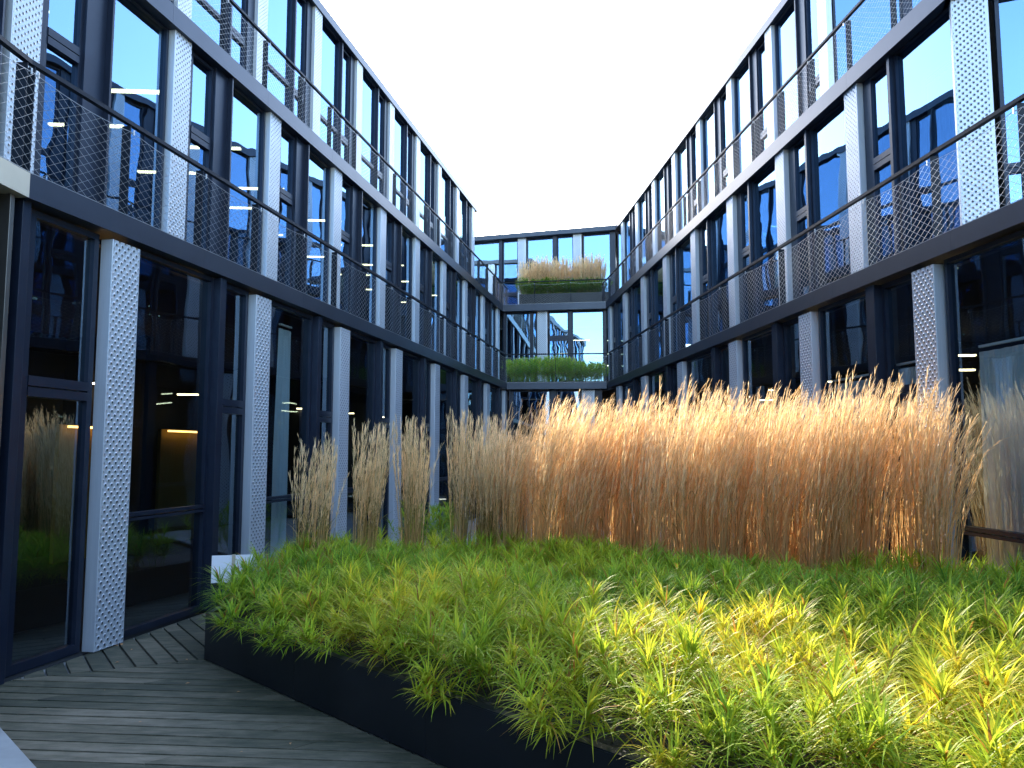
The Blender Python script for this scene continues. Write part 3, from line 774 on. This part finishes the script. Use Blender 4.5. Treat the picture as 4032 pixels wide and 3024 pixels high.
# feather reed grass clumps
STRAW = np.array([.92, .72, .43]); TAN = np.array([.88, .60, .27]); BRN = np.array([.62, .38, .17]); OLV = np.array([.22, .20, .06])
def reed(nst, H, spread, wind, seed, green=.12, plume=.5, sc=1., fan=.42):
    r = np.random.default_rng(seed)
    a = r.uniform(0, 2*np.pi, nst); rad = np.sqrt(r.random(nst))*spread
    base = np.stack([rad*np.cos(a), rad*np.sin(a), np.zeros(nst)], 1)
    d = unit(np.stack([rad*np.cos(a)*fan+r.normal(0, .05, nst), rad*np.sin(a)*fan+r.normal(0, .05, nst), np.ones(nst)], 1))
    L = H*(.62+.42*r.random(nst)**.8); droop = r.uniform(0, .06, nst)
    bent = r.random(nst) < .12; droop[bent] = r.uniform(.4, 1.6, bent.sum())
    cu = np.zeros((nst, 3)); cu[:, 0] = wind*r.uniform(.4, 1.5, nst); cu[:, 1] = r.normal(0, .03, nst)
    ns = 10; fa = r.uniform(0, np.pi, nst); side = np.stack([np.cos(fa), np.sin(fa), 0*fa], 1)
    # stem polyline
    P = base.copy(); D = d.copy(); cen = []
    for k in range(ns+1):
        cen.append(P.copy()); t = k/ns
        P = P+D*(L/ns)[:, None]; D = unit(D+(np.array([0, 0, -1.])*droop[:, None]+cu)*(t**1.5)*.35)
    cen = np.stack(cen, 1)
    Vs, Fs, Cs = [], [], []; off = 0
    w = np.linspace(.0085, .003, ns+1)[None, :, None]*sc
    for sd in (side, np.stack([-side[:, 1], side[:, 0], side[:, 2]], 1)):
        A = cen-sd[:, None]*w/2; B = cen+sd[:, None]*w/2
        v = np.stack([A, B], 2).reshape(nst, -1, 3); Vs.append(v.reshape(-1, 3)); Fs.append(rib_faces(nst, ns, off)); off += nst*(ns+1)*2
        g = (r.random(nst) < green)
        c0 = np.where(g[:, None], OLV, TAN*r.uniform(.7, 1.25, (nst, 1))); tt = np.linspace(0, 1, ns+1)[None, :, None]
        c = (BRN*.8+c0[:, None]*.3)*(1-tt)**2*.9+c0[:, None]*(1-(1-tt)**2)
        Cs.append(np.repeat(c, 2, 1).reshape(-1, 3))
    # plume: short bristles along the upper part
    nb = 40
    h = 1-plume*r.random((nst, nb))**.9; kk = h*ns; i0 = np.clip(kk.astype(int), 0, ns-1); fr = (kk-i0)[..., None]; ar = np.arange(nst)[:, None]
    Bp = cen[ar, i0]*(1-fr)+cen[ar, i0+1]*fr; Dp = unit(cen[ar, i0+1]-cen[ar, i0])
    a2 = r.uniform(0, 2*np.pi, (nst, nb)); sp = r.uniform(.10, .38, (nst, nb))
    Dq = unit(Dp+np.stack([np.cos(a2)*sp, np.sin(a2)*sp, 0*sp], -1)+np.array([wind*.5, 0, 0]))
    env = np.clip(np.sin(np.pi*((1-h)/plume)**.7)*1.1+.25, .25, 1)
    Lb = r.uniform(.08, .15, (nst, nb))*env*sc; Wb = r.uniform(.008, .014, (nst, nb))*sc
    lv = ribbons(Bp.reshape(-1, 3), Dq.reshape(-1, 3), Lb.ravel(), Wb.ravel(), np.full(nst*nb, .15), 2)
    Vs.append(lv.reshape(-1, 3)); Fs.append(rib_faces(nst*nb, 2, off)); off += nst*nb*6
    c = STRAW*r.uniform(.7, 1.25, (nst*nb, 1)); Cs.append(np.repeat(c, 6, 0))
    # dry basal leaves
    nl = 70; a3 = r.uniform(0, 2*np.pi, nl); z3 = r.uniform(0, H*.45, nl); rr_ = r.uniform(0, spread*1.1, nl)
    b3 = np.stack([rr_*np.cos(a3), rr_*np.sin(a3), z3], 1); d3 = unit(np.stack([np.cos(a3)*.5, np.sin(a3)*.5, r.uniform(.5, 1.6, nl)], 1))
    lv = ribbons(b3, d3, r.uniform(.25, .6, nl), r.uniform(.006, .011, nl), r.uniform(.6, 2.4, nl), 5)
    Vs.append(lv.reshape(-1, 3)); Fs.append(rib_faces(nl, 5, off)); off += nl*12
    c = np.where(r.random((nl, 1)) < green*2, OLV, TAN*r.uniform(.6, 1.2, (nl, 1))); Cs.append(np.repeat(c, 12, 0))
    return np.concatenate(Vs), np.concatenate(Fs), np.concatenate(Cs)
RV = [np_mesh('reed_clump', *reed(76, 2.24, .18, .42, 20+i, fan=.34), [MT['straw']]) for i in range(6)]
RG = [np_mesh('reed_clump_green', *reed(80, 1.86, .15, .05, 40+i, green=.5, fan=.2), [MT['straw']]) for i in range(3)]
sm = np_mesh('reed_clump_thin', *reed(34, 1.9, .10, .08, 55, green=.45, fan=.3), [MT['straw']])
rr2 = random.Random(17)
def clump(me, x, y, sc, rz, label, group, z=ph-.06):
    o = link('reed_grass', me, None, (x, y, z), rz); o.scale = (1, 1, sc); o.rotation_euler = (rr2.uniform(-.05, .05), rr2.uniform(-.03, .09) if z < 2 else 0, rz); tag(o, label, 'grass clump', group, 'thing'); return o
clump(sm, -2.62, 9.7, .97, 0, 'thinnest golden reed clump, alone at the left end of the row', 'golden reed grass clumps')
clump(sm, -2.42, 9.8, 1.02, 1.9, 'sparse upright reed clump just right of the thinnest one', 'golden reed grass clumps')
clump(RG[1], -1.93, 10.1, 1.1, 0, 'bushy reed clump with greenish stems standing alone before a silver panel', 'golden reed grass clumps')
clump(RG[2], -1.33, 10.4, 1.14, 1, 'reed clump with greenish stems next to the dense golden stand', 'golden reed grass clumps')
rr = random.Random(5)
front_a, front_b = np.array([-.78, 10.9]), np.array([4.62, 8.35])
fd = front_b-front_a; fl_ = np.linalg.norm(fd); fd /= fl_; fn = np.array([-fd[1], fd[0]])
if fn[1] < 0: fn = -fn
for row in range(5):
    k = int(fl_/.44)
    for i in range(k+1):
        u = i/k
        if row >= 3 and u < .12: continue
        if rr.random() < .07: continue
        p = front_a+fd*(u*fl_+rr.uniform(-.12, .12)+(.2 if row % 2 else 0))+fn*(row*.42+rr.uniform(-.12, .12))
        if (p@nR) > 5.55: continue
        sc = rr.uniform(.98, 1.17)*(.93+.10*u)
        me = RG[rr.randrange(3)] if u < .1 else RV[rr.randrange(6)]
        if u < .1: sc *= 1.12
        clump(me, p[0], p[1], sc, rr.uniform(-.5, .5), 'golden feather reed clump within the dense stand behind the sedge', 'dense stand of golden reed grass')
# shrub mound behind the stand
gp_ = np.array([[RNG.normal(0, .35), RNG.normal(0, .3), .0] for _ in range(60)])
V, F_, C = sedge(gp_, RNG.normal(0, .25, (60, 3))*[1, 1, 0], RNG.uniform(.7, 1.15, 60), RNG.uniform(.1, .4, 60), leaves=60, leaf=.3)
tag(link('sedge_plant', np_mesh('sedge_plant_tall', V, F_, C, [MT['leaf']]), None, (-1.5, 14.2, .0)), 'dark green bushy sedge seen behind the leftmost golden stems', 'plant')

# rear terraces
tb = MB(); tb.prism([(-.3, 30.3), (3.75, 29.9), (3.85, 32.4), (-.3, 32.8)], Z1, Z1+.14)
tag(link('planter', tb.mesh('planter', [MT['planter']])), 'dark planter box on the lower rear terrace behind netting', 'planter', 'terrace planters')
n_ = 700
bx = np.stack([RNG.uniform(-.15, 3.75, n_), RNG.uniform(30.4, 32.2, n_), np.full(n_, Z1+.1)], 1)
hh = .88+.12*np.sin(bx[:, 0]*1.4+.2)+.14*np.exp(-((bx[:, 0]-2.1)/.5)**2)+RNG.normal(0, .05, n_)
V, F_, C = sedge(bx-[1.7, 31, Z1], RNG.normal(0, .3, (n_, 3))*[1, 1, 0], hh, RNG.uniform(.0, .35, n_), leaves=44, leaf=.26, width=.018)
tag(link('terrace_hedge', np_mesh('terrace_hedge', V, F_, C*1.5, [MT['leaf']]), None, (1.7, 31, Z1)), 'bushy green planting behind the net railing of the lower rear terrace', 'shrub')
tb = MB(); tb.prism([(.35, 37.55), (4.75, 36.9), (4.9, 39.4), (.45, 40.2)], Z2, Z2+.72)
tag(link('planter', tb.mesh('planter', [MT['planter']])), 'dark planter box under tall grass on the upper rear terrace', 'planter', 'terrace planters')
n_ = 560
bx = np.stack([RNG.uniform(.5, 4.65, n_), RNG.uniform(37.3, 38.5, n_), np.full(n_, Z2+.68)], 1)
V, F_, C = sedge(bx-[2.5, 38, Z2], RNG.normal(0, .3, (n_, 3))*[1, 1, 0], RNG.uniform(.45, .85, n_), RNG.uniform(.0, .15, n_), leaves=44, leaf=.26, width=.02)
tag(link('terrace_hedge', np_mesh('terrace_hedge', V, F_, C*.8, [MT['leaf']]), None, (2.5, 38, Z2)), 'dark green planting below the dry grass on the upper rear terrace', 'shrub')
me_t = [np_mesh('terrace_reed', *reed(40, 2.0, .22, .05, 70+i, green=.35, plume=.5, sc=1.5, fan=.25), [MT['straw']]) for i in range(2)]
for i in range(22):
    u = i/21; x = .62+3.95*u+rr.uniform(-.1, .1); y = 38.9-.6*u+rr.choice((-.3, .3))
    clump(me_t[i % 2], x, y, rr.uniform(.92, 1.12)*(.96+.08*u), rr.random()*6, 'pale dry grass clump on the upper rear terrace', 'dry grass on the upper rear terrace', Z2+.66)

# ================================================================== WHITE BOARD ON A STAKE
SG = empty('plant_sign', (-3.33, 9.35, 0)); tag(SG, 'blank white board on a pale wooden stake beside the planter corner', 'sign')
m = MB(); m.box(-.25, .21, -.006, .006, .55, .87); 
link('board', m.mesh('board', [MT['white']]), SG, (0, 0, 0), R(14))
m = MB(); m.box(-.022, .018, -.022, -.008, .0, .88); link('stake', m.mesh('stake', [MT['batten']]), SG, (0, 0, 0), R(14))

# ================================================================== LIGHTNING RODS
def rod(x, y, z0, h, lab, arm=None):
    m = MB(); m.tube((0, 0, 0), (0, 0, h), .014, 6, r1=.006)
    m.tube((0, 0, 0), (0, 0, .06), .07, 8)
    if arm:
        dx, dy, dz = arm
        m.tube((0, 0, dz), (dx, dy, dz), .012, 6); m.tube((dx, dy, dz), (dx, dy, -.1), .012, 6); m.tube((0, 0, dz-.06), (0, 0, dz+.06), .03, 6)
    tag(link('lightning_rod', m.mesh('lightning_rod', [MT['rail']]), None, (x, y, z0)), lab, 'lightning rod', 'lightning rods on the roofs')
rod(cam_x(2176, 48), 48, Z3-.05, 3.4, 'taller of the two thin rods on the rear roof')
rod(cam_x(2125, 48), 48, Z3-.05, 2.5, 'shorter thin rod, left one on the rear roof')
q = PR(23.6, 9.9); rod(q[0], q[1], Z3-.05, 1.35, 'bracketed lightning rod on the right roof edge', (-.8, .1, .62))
q = PR(17.6, 9.9); rod(q[0], q[1], Z3-.05, 1.3, 'lightning rod on the right roof at the photo top edge', (-.3, .1, .6))
q = PL(12.6, -10.6); rod(q[0], q[1], Z3-.05, 3.2, 'very thin rod above the left roof edge')

# ================================================================== LIGHT, SKY, CAMERA
SUN_AZ, SUN_EL = -4.6, 23.
w = bpy.data.worlds.new('World'); scene.world = w; w.use_nodes = True
nt = w.node_tree; bg = nt.nodes['Background']
sky = nt.nodes.new('ShaderNodeTexSky'); sky.sky_type = 'NISHITA'; sky.sun_disc = False
sky.sun_elevation = R(SUN_EL); sky.sun_rotation = R(SUN_AZ); sky.air_density = 1.0; sky.dust_density = .8; sky.ozone_density = 1.5
nt.links.new(sky.outputs[0], bg.inputs[0]); bg.inputs[1].default_value = .15
sd = bpy.data.lights.new('sun', 'SUN'); sd.energy = 2.; sd.angle = R(.5); sd.color = (1, .9, .76)
so = bpy.data.objects.new('sun', sd); COL.objects.link(so)
v = Vector((math.sin(R(SUN_AZ))*math.cos(R(SUN_EL)), math.cos(R(SUN_AZ))*math.cos(R(SUN_EL)), math.sin(R(SUN_EL))))
so.rotation_euler = v.to_track_quat('Z', 'Y').to_euler(); so.location = (0, 0, 30)
cd = bpy.data.cameras.new('camera'); cd.lens = 27; cd.sensor_width = 36; cd.clip_start = .05; cd.clip_end = 2000
co = bpy.data.objects.new('camera', cd); COL.objects.link(co); co.location = (0, 0, EYE)
co.rotation_euler = (R(90+PITCH), 0, 0); scene.camera = co
vs = scene.view_settings; vs.view_transform = 'Standard'; vs.look = 'None'; vs.exposure = 2.9; vs.gamma = 1.
scene.cycles.max_bounces = 10; scene.cycles.transparent_max_bounces = 16; scene.cycles.glossy_bounces = 5
scene.cycles.sample_clamp_indirect = 6
